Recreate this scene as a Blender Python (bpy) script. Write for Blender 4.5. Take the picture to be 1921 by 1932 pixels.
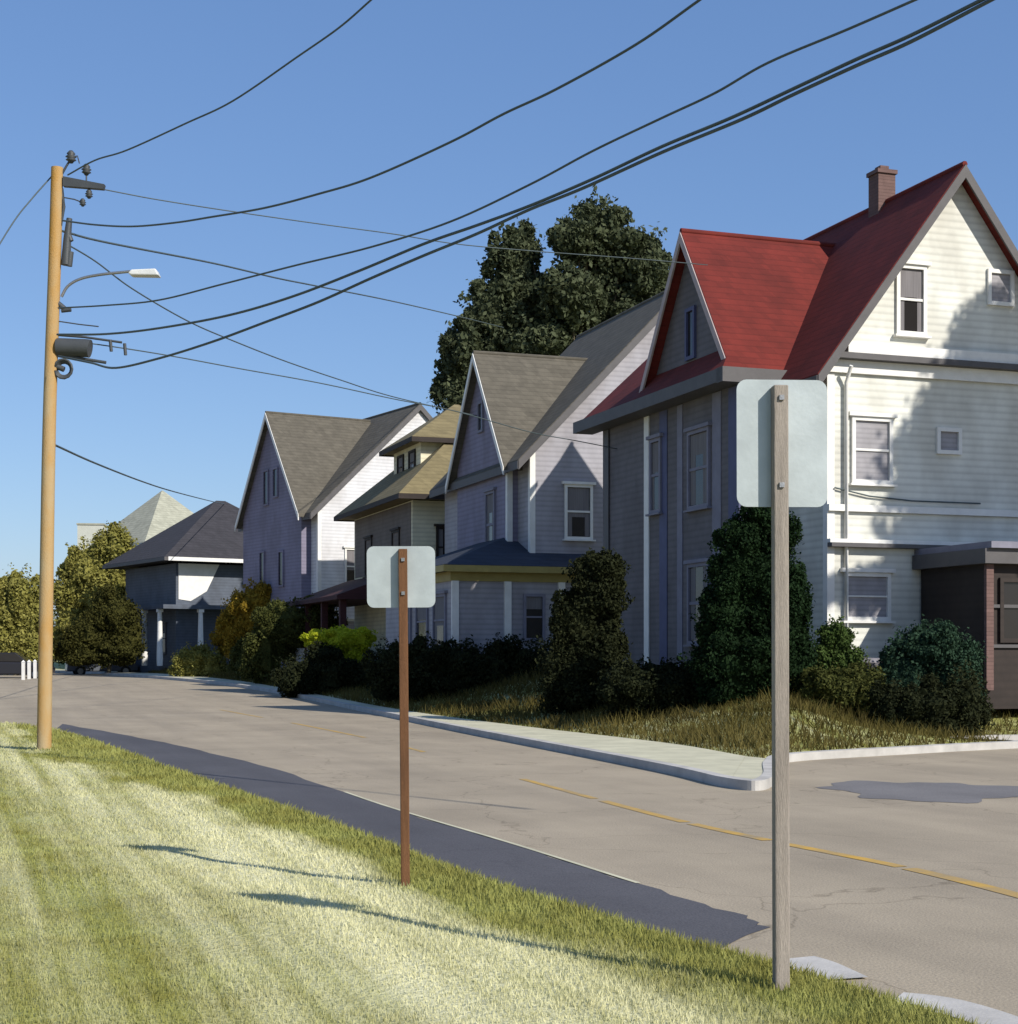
import bpy, math, random
import numpy as np
from mathutils import Vector
from mathutils.geometry import tessellate_polygon
R = math.radians
random.seed(7); RNG = np.random.default_rng(11)
S = bpy.context.scene
COL = S.collection
for o in list(bpy.data.objects): bpy.data.objects.remove(o)

# ------------------------------------------------------------------ camera
FPX, CX, HY, PW, PH, EYE = 3000.0, 960.5, 1240.0, 1921.0, 1932.0, 1.7
cam = bpy.data.cameras.new('camera'); camo = bpy.data.objects.new('camera', cam); COL.objects.link(camo)
camo.location = (0, 0, EYE); camo.rotation_euler = (R(90), 0, 0)
cam.sensor_fit = 'HORIZONTAL'; cam.sensor_width = 36; cam.lens = 36*FPX/PW
cam.shift_y = (HY-PH/2)/PW; cam.clip_end = 6000; cam.clip_start = .05
S.camera = camo
# ------------------------------------------------------------------ light
SUN_EL = 35.0
SD = Vector((.72, -.69, 0)).normalized()*math.cos(R(SUN_EL)); SD.z = math.sin(R(SUN_EL))   # towards the sun
sun = bpy.data.lights.new('sun', 'SUN'); suno = bpy.data.objects.new('sun', sun); COL.objects.link(suno)
sun.energy = 4.3; sun.angle = R(.5); sun.color = (1, .945, .85)
suno.rotation_euler = SD.to_track_quat('Z', 'Y').to_euler(); suno.location = (20, -20, 40)
W = bpy.data.worlds.new('World'); S.world = W; W.use_nodes = True
nt = W.node_tree; nt.nodes.clear()
sk = nt.nodes.new('ShaderNodeTexSky'); sk.sky_type = 'NISHITA'; sk.sun_disc = False
sk.sun_elevation = R(SUN_EL); sk.sun_rotation = math.atan2(SD.x, SD.y)
sk.air_density = 1.0; sk.dust_density = .6; sk.ozone_density = 3.0
bg = nt.nodes.new('ShaderNodeBackground'); bg.inputs[1].default_value = .092
wo = nt.nodes.new('ShaderNodeOutputWorld')
mxs = nt.nodes.new('ShaderNodeMix'); mxs.data_type = 'RGBA'; mxs.inputs[0].default_value = .38; mxs.inputs[7].default_value = (1.0, 2.3, 5.6, 1)
nt.links.new(sk.outputs[0], mxs.inputs[6]); nt.links.new(mxs.outputs[2], bg.inputs[0]); nt.links.new(bg.outputs[0], wo.inputs[0])
S.view_settings.view_transform = 'Standard'; S.view_settings.look = 'None'
S.view_settings.exposure = .48; S.view_settings.gamma = 1
S.render.engine = 'CYCLES'

# ------------------------------------------------------------------ terrain maths
TH = R(19.3)                                       # the street runs away to the left at this angle
UX, UY = -math.sin(TH), math.cos(TH)
def sm(t): t = np.clip(t, 0, 1); return t*t*(3-2*t)
def E(Y): return .65*sm((np.asarray(Y, float)-34)/60)      # the road climbs gently away from us
def gnd(x, y, z0=0.0):                              # a point of the painting put on the road surface
    Y = (EYE-z0)*FPX/(y-HY)
    for _ in range(40): Y = .5*Y+.5*(EYE-z0-float(E(Y)))*FPX/(y-HY)
    return ((x-CX)/FPX*Y, Y)
def at(x, y, Y): return Vector(((x-CX)/FPX*Y, Y, EYE+(HY-y)/FPX*Y))
def catmull(P, n=8):
    P = [Vector(p) for p in P]; Q = [2*P[0]-P[1]]+P+[2*P[-1]-P[-2]]; out = []
    for i in range(1, len(Q)-2):
        a, b, c, d = Q[i-1:i+3]
        for k in range(n):
            t = k/n
            out.append(.5*((2*b)+(c-a)*t+(2*a-5*b+4*c-d)*t*t+(3*b-a-3*c+d)*t**3))
    out.append(P[-1]); return out
NEAR_px = [(-60, 1362), (0, 1367), (130, 1386), (400, 1478), (600, 1545), (800, 1618), (960, 1678), (1200, 1752), (1400, 1808), (1560, 1852), (1700, 1896), (1850, 1946), (2300, 2120)]
NEAR = [(-70, 66), (-42, 55), (-24, 46.5)]+[gnd(*p) for p in NEAR_px]+[(4.0, 2.5), (6.5, -5), (10, -15)]
KERB_px = [(100, 1270), (200, 1274), (300, 1281), (430, 1294), (550, 1314), (750, 1357), (1000, 1408), (1250, 1458), (1360, 1484)]
KERB_a = [(-130, 150), (-70, 135)]+[gnd(*p) for p in KERB_px]
KERB_b = [gnd(1432, 1492), gnd(1462, 1478), gnd(1462, 1452), gnd(1500, 1437), gnd(1700, 1424), gnd(1921, 1412), gnd(2300, 1396), (70, 36)]
GR_px = [(100, 1264), (200, 1267), (300, 1272), (430, 1284), (550, 1304), (750, 1342), (1000, 1376), (1250, 1406), (1400, 1432)]
GRASS = [(-130, 156), (-72, 141)]+[gnd(x, y, .1) for x, y in GR_px]
c2 = lambda P, n=8: [(p.x, p.y) for p in catmull([(a, b, 0) for a, b in P], n)]
NEARc, KAc, KERBc = c2(NEAR), c2(KERB_a), c2(KERB_a+KERB_b)
GRASSc = c2(GRASS)
BANK = GRASSc+c2([gnd(1440, 1436, .1), gnd(1470, 1436, .1)]+KERB_b[3:])
def seg_dist(P, L):
    L = np.array(L); d = np.full(len(P), 1e9)
    for a, b in zip(L[:-1], L[1:]):
        ab = b-a; t = np.clip(((P-a)@ab)/max(ab@ab, 1e-9), 0, 1)
        d = np.minimum(d, np.hypot(*(P-(a+t[:, None]*ab)).T))
    return d
def inside(P, poly):
    x, y = P.T; c = np.zeros(len(P), bool); n = len(poly)
    for i in range(n):
        x1, y1 = poly[i]; x2, y2 = poly[(i+1) % n]
        if y1 == y2: continue
        m = ((y1 > y) != (y2 > y)) & (x < (x2-x1)*(y-y1)/(y2-y1)+x1); c ^= m
    return c
NEARPOLY = NEARc+[(10, -3000), (-3000, -3000), (-3000, 66)]
BANKPOLY = BANK+[(3000, 36), (3000, 3000), (-3000, 3000), (-3000, 156)]
def noise2(x, y, f, s=0):
    return (np.sin(x*f*1.3+s)*np.cos(y*f*1.1-s*1.7)+np.sin(x*f*2.3+y*f*1.9+s*2.1)*.5+np.sin(y*f*4.1-x*f*3.3+s)*.25)/1.75
def height(P):
    P = np.atleast_2d(np.array(P, float)); X, Y = P.T
    e = E(Y); z = e-.12
    nr = inside(P, NEARPOLY); bk = inside(P, BANKPOLY)
    dn = seg_dist(P, NEARc); db = seg_dist(P, BANK)
    z = np.where(nr, e-.12+.19*sm(dn/.32+.25)+.05*noise2(X, Y, .9)*sm(dn/2)-.02*np.clip(dn-4, 0, 3), z)
    z = np.where(bk, e-.12+.22*sm(db/.28)+(1.25-e)*sm(db/6.6)+.06*noise2(X, Y, 1.3, 2)*sm(db/1.5), z)
    return z
def hz(x, y): return float(height([(x, y)])[0])

# ------------------------------------------------------------------ materials
def newmat(name):
    m = bpy.data.materials.new(name); m.use_nodes = True
    n = m.node_tree; b = n.nodes['Principled BSDF']; return m, n, b
def N(n, t, **k):
    x = n.nodes.new(t)
    for a, v in k.items():
        if a in x.inputs: x.inputs[a].default_value = v
        else: setattr(x, a, v)
    return x
def ramp(n, fac, stops):
    r = n.nodes.new('ShaderNodeValToRGB'); n.links.new(fac, r.inputs[0])
    while len(r.color_ramp.elements) < len(stops): r.color_ramp.elements.new(.5)
    for e, (p, c) in zip(r.color_ramp.elements, stops): e.position = p; e.color = (*c, 1)
    return r
def mul(c, k): return tuple(min(1, v*k) for v in c)
def mat(name, c, rough=.7, scale=3, var=.12, bump=.15, bscale=40, stretch=(1, 1, 1), c2=None, metal=0, spec=.3, siding=None, shingle=None, coord='Object'):
    m, n, b = newmat(name); L = n.links
    tc = N(n, 'ShaderNodeTexCoord'); mp = N(n, 'ShaderNodeMapping'); mp.inputs['Scale'].default_value = stretch; mp.inputs['Rotation'].default_value = (.3, .4, .5) if stretch == (1, 1, 1) else (0, 0, .4)
    L.new(tc.outputs[coord], mp.inputs[0])
    ns = N(n, 'ShaderNodeTexNoise', Scale=scale, Detail=6.0, Roughness=.6); L.new(mp.outputs[0], ns.inputs[0])
    r = ramp(n, ns.outputs[0], [(.3, mul(c, 1-var)), (.7, c2 or mul(c, 1+var))])
    col = r.outputs[0]
    n2 = N(n, 'ShaderNodeTexNoise', Scale=bscale, Detail=4.0); L.new(mp.outputs[0], n2.inputs[0])
    h = n2.outputs[0]; bd = .02
    if siding or shingle:
        sx = N(n, 'ShaderNodeSeparateXYZ'); L.new(tc.outputs['Object'], sx.inputs[0])
        d = N(n, 'ShaderNodeMath', operation='DIVIDE'); L.new(sx.outputs[2], d.inputs[0]); d.inputs[1].default_value = siding or shingle
        f = N(n, 'ShaderNodeMath', operation='FRACT'); L.new(d.outputs[0], f.inputs[0])
        if shingle:
            fl = N(n, 'ShaderNodeMath', operation='FLOOR'); L.new(d.outputs[0], fl.inputs[0])
            ad = N(n, 'ShaderNodeMath', operation='ADD'); L.new(sx.outputs[0], ad.inputs[0]); L.new(sx.outputs[1], ad.inputs[1])
            cb = N(n, 'ShaderNodeCombineXYZ'); L.new(ad.outputs[0], cb.inputs[0]); L.new(fl.outputs[0], cb.inputs[1])
            vo = N(n, 'ShaderNodeTexVoronoi', Scale=3.0); L.new(cb.outputs[0], vo.inputs[0])
            mx = N(n, 'ShaderNodeMix', data_type='RGBA', blend_type='MULTIPLY'); mx.inputs[0].default_value = .45
            L.new(col, mx.inputs[6]); bw = N(n, 'ShaderNodeSeparateXYZ'); L.new(vo.outputs['Color'], bw.inputs[0])
            rr = ramp(n, bw.outputs[0], [(0, (.55, .55, .55)), (1, (1, 1, 1))]); L.new(rr.outputs[0], mx.inputs[7]); col = mx.outputs[2]
        mx = N(n, 'ShaderNodeMath', operation='MULTIPLY_ADD'); L.new(n2.outputs[0], mx.inputs[0]); mx.inputs[1].default_value = .2
        inv = N(n, 'ShaderNodeMath', operation='SUBTRACT'); inv.inputs[0].default_value = 1; L.new(f.outputs[0], inv.inputs[1])
        L.new(inv.outputs[0], mx.inputs[2]); h = mx.outputs[0] if shingle else n2.outputs[0]; bd = .03 if shingle else .008; bump = .12 if siding else .5
        ln = ramp(n, f.outputs[0], [(.0, (.70, .70, .70)), (.4, (1, 1, 1)), (.75, (1, 1, 1)), (1, (.70, .70, .70))] if siding else [(.0, (.58, .58, .58)), (.25, (1, 1, 1))])
        m9 = N(n, 'ShaderNodeMix', data_type='RGBA', blend_type='MULTIPLY'); m9.inputs[0].default_value = .6; L.new(col, m9.inputs[6]); L.new(ln.outputs[0], m9.inputs[7]); col = m9.outputs[2]
        if siding:
            # weathering: faint vertical streaks and worn boards
            ms = N(n, 'ShaderNodeMapping'); ms.inputs['Scale'].default_value = (1.1, 1.1, .55); ms.inputs['Rotation'].default_value = (.21, .13, .7); L.new(tc.outputs['Object'], ms.inputs[0])
            st = N(n, 'ShaderNodeTexNoise', Scale=1.0, Detail=3.0, Roughness=.5); L.new(ms.outputs[0], st.inputs[0])
            rr = ramp(n, st.outputs[0], [(.38, (.66, .63, .60)), (.60, (1, 1, 1))])
            m2 = N(n, 'ShaderNodeMix', data_type='RGBA', blend_type='MULTIPLY'); m2.inputs[0].default_value = .5
            L.new(col, m2.inputs[6]); L.new(rr.outputs[0], m2.inputs[7]); col = m2.outputs[2]
    bp = N(n, 'ShaderNodeBump', Strength=bump, Distance=bd); L.new(h, bp.inputs['Height'])
    L.new(col, b.inputs['Base Color']); L.new(bp.outputs[0], b.inputs['Normal'])
    b.inputs['Roughness'].default_value = rough; b.inputs['Metallic'].default_value = metal; b.inputs['Specular IOR Level'].default_value = spec
    return m
def leafmat(name, a, b_, trans=.25):
    m, n, b = newmat(name); L = n.links
    g = N(n, 'ShaderNodeNewGeometry'); tc = N(n, 'ShaderNodeTexCoord')
    ns = N(n, 'ShaderNodeTexNoise', Scale=.9, Detail=3.0); L.new(tc.outputs['Object'], ns.inputs[0])
    ad = N(n, 'ShaderNodeMath', operation='MULTIPLY_ADD'); L.new(g.outputs['Random Per Island'], ad.inputs[0]); ad.inputs[1].default_value = .5
    s = N(n, 'ShaderNodeMath', operation='MULTIPLY'); L.new(ns.outputs[0], s.inputs[0]); s.inputs[1].default_value = .7; L.new(s.outputs[0], ad.inputs[2])
    r = ramp(n, ad.outputs[0], [(.2, a), (.85, b_)])
    L.new(r.outputs[0], b.inputs['Base Color']); b.inputs['Roughness'].default_value = .75; b.inputs['Specular IOR Level'].default_value = .06
    t = N(n, 'ShaderNodeBsdfTranslucent'); L.new(r.outputs[0], t.inputs[0])
    mx = N(n, 'ShaderNodeMixShader'); mx.inputs[0].default_value = trans
    L.new(b.outputs[0], mx.inputs[1]); L.new(t.outputs[0], mx.inputs[2]); L.new(mx.outputs[0], n.nodes['Material Output'].inputs[0])
    return m
def grassmat(name, green, olive, dry, blade=False):
    m, n, b = newmat(name); L = n.links
    g = N(n, 'ShaderNodeNewGeometry'); at_ = N(n, 'ShaderNodeAttribute'); at_.attribute_name = 'dry'
    mp = N(n, 'ShaderNodeMapping', vector_type='TEXTURE'); mp.inputs['Rotation'].default_value = (0, 0, TH); mp.inputs['Scale'].default_value = (.42, 16, 1)
    L.new(g.outputs['Position'], mp.inputs[0])
    st = N(n, 'ShaderNodeTexNoise', Scale=1.0, Detail=4.0, Roughness=.6); L.new(mp.outputs[0], st.inputs[0])
    ns = N(n, 'ShaderNodeTexNoise', Scale=1.2, Detail=8.0, Roughness=.65); L.new(g.outputs['Position'], ns.inputs[0])
    r1 = ramp(n, ns.outputs[0], [(.35, olive), (.62, green)])
    f = N(n, 'ShaderNodeMath', operation='MULTIPLY_ADD'); L.new(st.outputs[0], f.inputs[0]); f.inputs[1].default_value = 2.2
    of = N(n, 'ShaderNodeMath', operation='ADD'); L.new(at_.outputs['Fac'], of.inputs[0]); of.inputs[1].default_value = -1.12
    L.new(of.outputs[0], f.inputs[2])
    add = f.outputs[0]
    if blade:
        a2 = N(n, 'ShaderNodeMath', operation='MULTIPLY_ADD'); L.new(g.outputs['Random Per Island'], a2.inputs[0]); a2.inputs[1].default_value = .26
        o2 = N(n, 'ShaderNodeMath', operation='ADD'); L.new(add, o2.inputs[0]); o2.inputs[1].default_value = -.13; L.new(o2.outputs[0], a2.inputs[2]); add = a2.outputs[0]
    rf = ramp(n, add, [(.1, (0, 0, 0)), (.95, (1, 1, 1))])
    mx = N(n, 'ShaderNodeMix', data_type='RGBA'); L.new(rf.outputs[0], mx.inputs[0]); L.new(r1.outputs[0], mx.inputs[6]); mx.inputs[7].default_value = (*dry, 1)
    L.new(mx.outputs[2], b.inputs['Base Color']); b.inputs['Roughness'].default_value = .8; b.inputs['Specular IOR Level'].default_value = .15
    if not blade:
        fn = N(n, 'ShaderNodeTexNoise', Scale=25.0, Detail=6.0); L.new(g.outputs['Position'], fn.inputs[0])
        bp = N(n, 'ShaderNodeBump', Strength=.7, Distance=.04); L.new(fn.outputs[0], bp.inputs['Height']); L.new(bp.outputs[0], b.inputs['Normal'])
    else:
        t = N(n, 'ShaderNodeBsdfTranslucent'); L.new(mx.outputs[2], t.inputs[0]); ms = N(n, 'ShaderNodeMixShader'); ms.inputs[0].default_value = .3
        L.new(b.outputs[0], ms.inputs[1]); L.new(t.outputs[0], ms.inputs[2]); L.new(ms.outputs[0], n.nodes['Material Output'].inputs[0])
    return m
def roadmat(name, c, dark, k=1):
    m, n, b = newmat(name); L = n.links
    g = N(n, 'ShaderNodeNewGeometry')
    a = N(n, 'ShaderNodeTexNoise', Scale=.5, Detail=6.0, Roughness=.6); L.new(g.outputs['Position'], a.inputs[0])
    r = ramp(n, a.outputs[0], [(.3, mul(c, .86)), (.7, mul(c, 1.1))])
    # wheel paths, worn along the street
    mp = N(n, 'ShaderNodeMapping', vector_type='TEXTURE'); mp.inputs['Rotation'].default_value = (0, 0, TH); mp.inputs['Scale'].default_value = (.9, 14, 1); L.new(g.outputs['Position'], mp.inputs[0])
    w = N(n, 'ShaderNodeTexNoise', Scale=1.0, Detail=4.0, Roughness=.6); L.new(mp.outputs[0], w.inputs[0])
    rw = ramp(n, w.outputs[0], [(.35, (.84, .84, .85)), (.6, (1.0, 1.0, 1.0))])
    m1 = N(n, 'ShaderNodeMix', data_type='RGBA', blend_type='MULTIPLY'); m1.inputs[0].default_value = .8; L.new(r.outputs[0], m1.inputs[6]); L.new(rw.outputs[0], m1.inputs[7])
    # aggregate
    v = N(n, 'ShaderNodeTexNoise', Scale=60.0, Detail=3.0); L.new(g.outputs['Position'], v.inputs[0])
    rv = ramp(n, v.outputs[0], [(.35, (.78, .78, .78)), (.6, (1.08, 1.06, 1.02))])
    m2 = N(n, 'ShaderNodeMix', data_type='RGBA', blend_type='MULTIPLY'); m2.inputs[0].default_value = 1; L.new(m1.outputs[2], m2.inputs[6]); L.new(rv.outputs[0], m2.inputs[7])
    # cracks
    wn = N(n, 'ShaderNodeTexNoise', Scale=.8, Detail=4.0); L.new(g.outputs['Position'], wn.inputs[0])
    va = N(n, 'ShaderNodeVectorMath', operation='MULTIPLY_ADD'); L.new(wn.outputs['Color'], va.inputs[0]); va.inputs[1].default_value = (1.8,)*3; L.new(g.outputs['Position'], va.inputs[2])
    vo = N(n, 'ShaderNodeTexVoronoi', Scale=.33, feature='DISTANCE_TO_EDGE'); L.new(va.outputs[0], vo.inputs[0])
    rc = ramp(n, vo.outputs[0], [(.0, dark), (.006, (1, 1, 1))])
    m3 = N(n, 'ShaderNodeMix', data_type='RGBA', blend_type='MULTIPLY'); m3.inputs[0].default_value = .55*k; L.new(m2.outputs[2], m3.inputs[6]); L.new(rc.outputs[0], m3.inputs[7])
    bp = N(n, 'ShaderNodeBump', Strength=.35, Distance=.01); L.new(v.outputs[0], bp.inputs['Height']); L.new(bp.outputs[0], b.inputs['Normal'])
    L.new(m3.outputs[2], b.inputs['Base Color']); b.inputs['Roughness'].default_value = .88; b.inputs['Specular IOR Level'].default_value = .2
    return m
def glassmat(name, c):
    m, n, b = newmat(name); b.inputs['Base Color'].default_value = (*c, 1); b.inputs['Roughness'].default_value = .12; b.inputs['Specular IOR Level'].default_value = .35
    tc = N(n, 'ShaderNodeTexCoord'); ns = N(n, 'ShaderNodeTexNoise', Scale=1.5); n.links.new(tc.outputs['Object'], ns.inputs[0])
    bp = N(n, 'ShaderNodeBump', Strength=.08, Distance=.05); n.links.new(ns.outputs[0], bp.inputs['Height']); n.links.new(bp.outputs[0], b.inputs['Normal'])
    return m
M = dict(
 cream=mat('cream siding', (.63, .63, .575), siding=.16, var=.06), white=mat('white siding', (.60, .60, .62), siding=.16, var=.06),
 shadewhite=mat('shaded white siding', (.33, .32, .35), siding=.16, var=.08),  # white siding with the wall's shade darkened into its colour
 lilac=mat('shaded lilac siding', (.205, .19, .265), siding=.16, var=.07), tanwall=mat('tan siding', (.64, .60, .44), siding=.17, var=.08),  # lilac gable siding is darkened to include its shade
 slate=mat('slate blue siding', (.085, .10, .13), siding=.17), pale=mat('pale stucco', (.42, .43, .38), var=.05),
 trim=mat('white trim', (.66, .65, .62), rough=.5, var=.08), dtrim=mat('grey trim', (.085, .08, .082), rough=.6), shutter=mat('blue grey board', (.07, .075, .15), rough=.6),
 shadecream=mat('shaded cream siding', (.125, .115, .125), siding=.16), tcol=mat('shaded panel', (.18, .175, .22), rough=.7),  # street-wall cream siding and panels, both with their shade darkened into the colour
 red=mat('red shingles', (.13, .016, .011), shingle=.16, rough=.85, var=.22, scale=1.2), grey=mat('grey brown shingles', (.105, .094, .074), shingle=.16, rough=.9, var=.15),
 tan=mat('tan shingles', (.19, .155, .08), shingle=.16, rough=.9), dark=mat('charcoal shingles', (.042, .040, .046), shingle=.16, rough=.9),
 navy=mat('dark blue shingles', (.035, .042, .06), shingle=.14, rough=.85), maroon=mat('maroon shingles', (.055, .018, .018), shingle=.14, rough=.85),
 paleroof=mat('pale shingles', (.34, .34, .27), shingle=.18, rough=.9), brick=mat('brown brick', (.14, .085, .075), shingle=.08, rough=.9),
 brown=mat('dark brown boards', (.028, .02, .017), siding=.17, var=.2), glass=glassmat('dark glass', (.02, .018, .018)), blind=mat('window blind', (.30, .29, .31), siding=.11, rough=.6),
 yellow=mat('yellow fascia', (.30, .24, .08), rough=.6), concrete=mat('pale concrete', (.46, .44, .32), scale=2, var=.15, rough=.9, bscale=60), kerb=mat('kerb concrete', (.40, .385, .36), scale=2, var=.2, rough=.9),
 wood=mat('weathered pole wood', (.42, .215, .04), scale=.8, var=.1, stretch=(2.2, 2.2, .9), rough=.85, bump=.5, c2=(.36, .30, .19)),
 post=mat('grey brown timber', (.27, .235, .20), scale=2, stretch=(10, 10, .6), var=.3, rough=.85, bump=.5),
 rust=mat('rusty brown timber', (.13, .06, .026), scale=2, stretch=(10, 10, .8), var=.35, rough=.85, bump=.5),
 alu=mat('dull aluminium', (.38, .42, .42), scale=4, var=.14, rough=.42, metal=.25, spec=.5, bump=.04), bolt=mat('bolt steel', (.3, .3, .3), metal=.8, rough=.4),
 cable=mat('weathered cable', (.06, .08, .085), rough=.5), iron=mat('dark ironwork', (.05, .055, .06), rough=.5), lamp=mat('lamp housing', (.55, .56, .55), rough=.4),
 bark=mat('bark', (.10, .085, .055), scale=3, stretch=(4, 4, .6), rough=.9, bump=.7), rubber=mat('tyre rubber', (.02, .02, .02)),
 paintg=mat('grey car paint', (.10, .11, .13), rough=.25, var=.02, bump=0), paintd=mat('black car paint', (.02, .02, .025), rough=.25, var=.02, bump=0),
 curtain=mat('curtain cloth', (.16, .15, .155), stretch=(14, 14, .3), var=.25, rough=.9), pinktrim=mat('faded pinkish trim', (.36, .29, .28), rough=.6), shadepanel=mat('shaded tan siding', (.13, .105, .09), siding=.17), drum=mat('grey plastic', (.20, .19, .21), rough=.5), lineY=mat('worn yellow paint', (.30, .235, .14), scale=2.6, var=.1, rough=.85, c2=(.50, .30, .05)),
 lineW=mat('worn white paint', (.62, .60, .55), scale=7, var=.2, rough=.8),
 road=roadmat('sun-bleached asphalt', (.335, .287, .218), (.45, .43, .4)), edge_strip=roadmat('dark road edge strip', (.088, .088, .10), (.6, .6, .6), .5),
 shadowpatch=roadmat('painted road shadow', (.17, .165, .17), (.7, .7, .7), .3),
 lawn=grassmat('lawn', (.26, .27, .09), (.20, .19, .035), (.58, .56, .35)), blades=grassmat('lawn blades', (.33, .34, .105), (.24, .225, .055), (.66, .635, .39), True),
 tall=grassmat('bank grass', (.10, .085, .020), (.055, .042, .012), (.14, .115, .035), True),
)
LM = dict(
 bigtree=leafmat('dark tree leaves', (.028, .038, .020), (.095, .11, .06)), olive=leafmat('olive leaves', (.13, .125, .022), (.30, .28, .08)),
 shade=leafmat('dark olive leaves', (.035, .036, .01), (.065, .062, .016)), gold=leafmat('golden leaves', (.19, .12, .014), (.32, .22, .03)),
 hedge=leafmat('dark hedge leaves', (.008, .012, .006), (.03, .034, .014)), moss=leafmat('moss leaves', (.03, .038, .01), (.085, .09, .025)),
 lime=leafmat('lime leaves', (.30, .36, .012), (.50, .52, .04), .35), ever=leafmat('evergreen leaves', (.005, .012, .005), (.016, .034, .012)),
 blue=leafmat('blue green leaves', (.012, .03, .018), (.04, .075, .045)), midg=leafmat('green leaves', (.03, .055, .012), (.08, .12, .035)))

# ------------------------------------------------------------------ mesh helpers
def tag(o, label=None, cat=None, group=None, kind=None):
    if label: o['label'] = label
    if cat: o['category'] = cat
    if group: o['group'] = group
    if kind: o['kind'] = kind
    return o
class MB:
    def __init__(s): s.v = []; s.f = []; s.sm = []
    def add(s, vs, fs, smooth=False):
        b = len(s.v); s.v += [tuple(v) for v in vs]; s.f += [tuple(b+i for i in f) for f in fs]; s.sm += [smooth]*len(fs); return s
    def box(s, x0, x1, y0, y1, z0, z1):
        vs = [(x, y, z) for z in (z0, z1) for x, y in ((x0, y0), (x1, y0), (x1, y1), (x0, y1))]
        return s.add(vs, [(3, 2, 1, 0), (4, 5, 6, 7), (0, 1, 5, 4), (1, 2, 6, 5), (2, 3, 7, 6), (3, 0, 4, 7)])
    def extr(s, A, B):
        n = len(A); fs = [tuple(range(n))[::-1], tuple(range(n, 2*n))]+[(i, (i+1) % n, n+(i+1) % n, n+i) for i in range(n)]
        return s.add(list(A)+list(B), fs)
    def slab(s, Q, t):                                 # quad/tri thickened downwards
        return s.extr([(x, y, z-t) for x, y, z in Q], Q)
    def tube(s, pts, r, n=8, cap=True, r1=None):
        pts = [Vector(p) for p in pts]; k = len(pts); rings = []
        for i, p in enumerate(pts):
            d = (pts[min(i+1, k-1)]-pts[max(i-1, 0)]).normalized()
            a = d.cross(Vector((0, 0, 1)));
            if a.length < .05: a = d.cross(Vector((0, 1, 0)))
            a.normalize(); b = d.cross(a); rr = r if r1 is None else r+(r1-r)*i/(k-1)
            rings += [p+a*rr*math.cos(2*math.pi*j/n)+b*rr*math.sin(2*math.pi*j/n) for j in range(n)]
        fs = [(i*n+j, i*n+(j+1) % n, (i+1)*n+(j+1) % n, (i+1)*n+j) for i in range(k-1) for j in range(n)]
        s.add(rings, fs, True)
        if cap: s.add(rings[:n], [tuple(range(n))]); s.add(rings[-n:], [tuple(range(n))])
        return s
    def lathe(s, c, prof, n=16):
        c = Vector(c); vs = [c+Vector((r*math.cos(2*math.pi*j/n), r*math.sin(2*math.pi*j/n), z)) for r, z in prof for j in range(n)]
        return s.add(vs, [(i*n+j, i*n+(j+1) % n, (i+1)*n+(j+1) % n, (i+1)*n+j) for i in range(len(prof)-1) for j in range(n)], True)
    def build(s, name, m, parent=None, bevel=0):
        me = bpy.data.meshes.new(name); me.from_pydata(s.v, [], s.f); me.update()
        me.polygons.foreach_set('use_smooth', s.sm)
        import bmesh
        bm = bmesh.new(); bm.from_mesh(me)
        bmesh.ops.remove_doubles(bm, verts=bm.verts, dist=1e-5) if False else None
        bmesh.ops.recalc_face_normals(bm, faces=bm.faces); bm.to_mesh(me); bm.free()
        me.materials.append(m); o = bpy.data.objects.new(name, me); COL.objects.link(o)
        if parent: o.parent = parent
        if bevel:
            md = o.modifiers.new('bevel', 'BEVEL'); md.width = bevel; md.segments = 2; md.limit_method = 'ANGLE'
        return o
def empty(name, loc, rz, label, cat, group=None):
    o = bpy.data.objects.new(name, None); COL.objects.link(o); o.location = loc; o.rotation_euler = (0, 0, rz); o.empty_display_size = .3
    return tag(o, label, cat, group)
def fastmesh(name, V, F, m, smooth=False):              # numpy quads/tris
    me = bpy.data.meshes.new(name); nv, nf, k = len(V), len(F), F.shape[1]
    me.vertices.add(nv); me.vertices.foreach_set('co', V.astype('f').ravel())
    me.loops.add(nf*k); me.loops.foreach_set('vertex_index', F.astype('i').ravel())
    me.polygons.add(nf); me.polygons.foreach_set('loop_start', np.arange(0, nf*k, k, dtype='i')); me.polygons.foreach_set('loop_total', np.full(nf, k, 'i'))
    me.polygons.foreach_set('use_smooth', np.full(nf, smooth)); me.update(calc_edges=True); me.validate(); me.materials.append(m)
    return me
def link(name, me, parent=None):
    o = bpy.data.objects.new(name, me); COL.objects.link(o); o.parent = parent; return o

# ------------------------------------------------------------------ ground, road, kerbs
def axis(a, b, st, far, g=1.25):
    c = list(np.arange(a, b+st/2, st)); x, s = b, st
    while x < far: s *= g; x += s; c.append(x)
    x, s = a, st
    while x > -far: s *= g; x -= s; c.insert(0, x)
    return np.array(c)
gx, gy = axis(-32, 17, .2, 2600), axis(2, 82, .2, 2600)
GX, GY = np.meshgrid(gx, gy); P = np.c_[GX.ravel(), GY.ravel()]
def dryness(P):
    X, Y = P.T; u = -X*math.sin(TH)+Y*math.cos(TH); v = X*math.cos(TH)+Y*math.sin(TH)
    r = 3.15-.0042*np.clip(u-7, 0, 20)**2+.14*np.sin(u*1.1)+.07*np.sin(u*3.1+1); l = 1.75-.03*(u-7)
    wid = .28+.02*u; band = 1/(1+np.exp(-(v-l)/wid*1.6))*1/(1+np.exp((v-r)/.09))
    nr = inside(P, NEARPOLY)
    return np.where(nr, .30+.62*band-.42/(1+np.exp(-(v-r)/.15)), .25)
Z = height(P); nx, ny = len(gx), len(gy)
ii = (np.arange(ny-1)[:, None]*nx+np.arange(nx-1)[None]).ravel()
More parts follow.
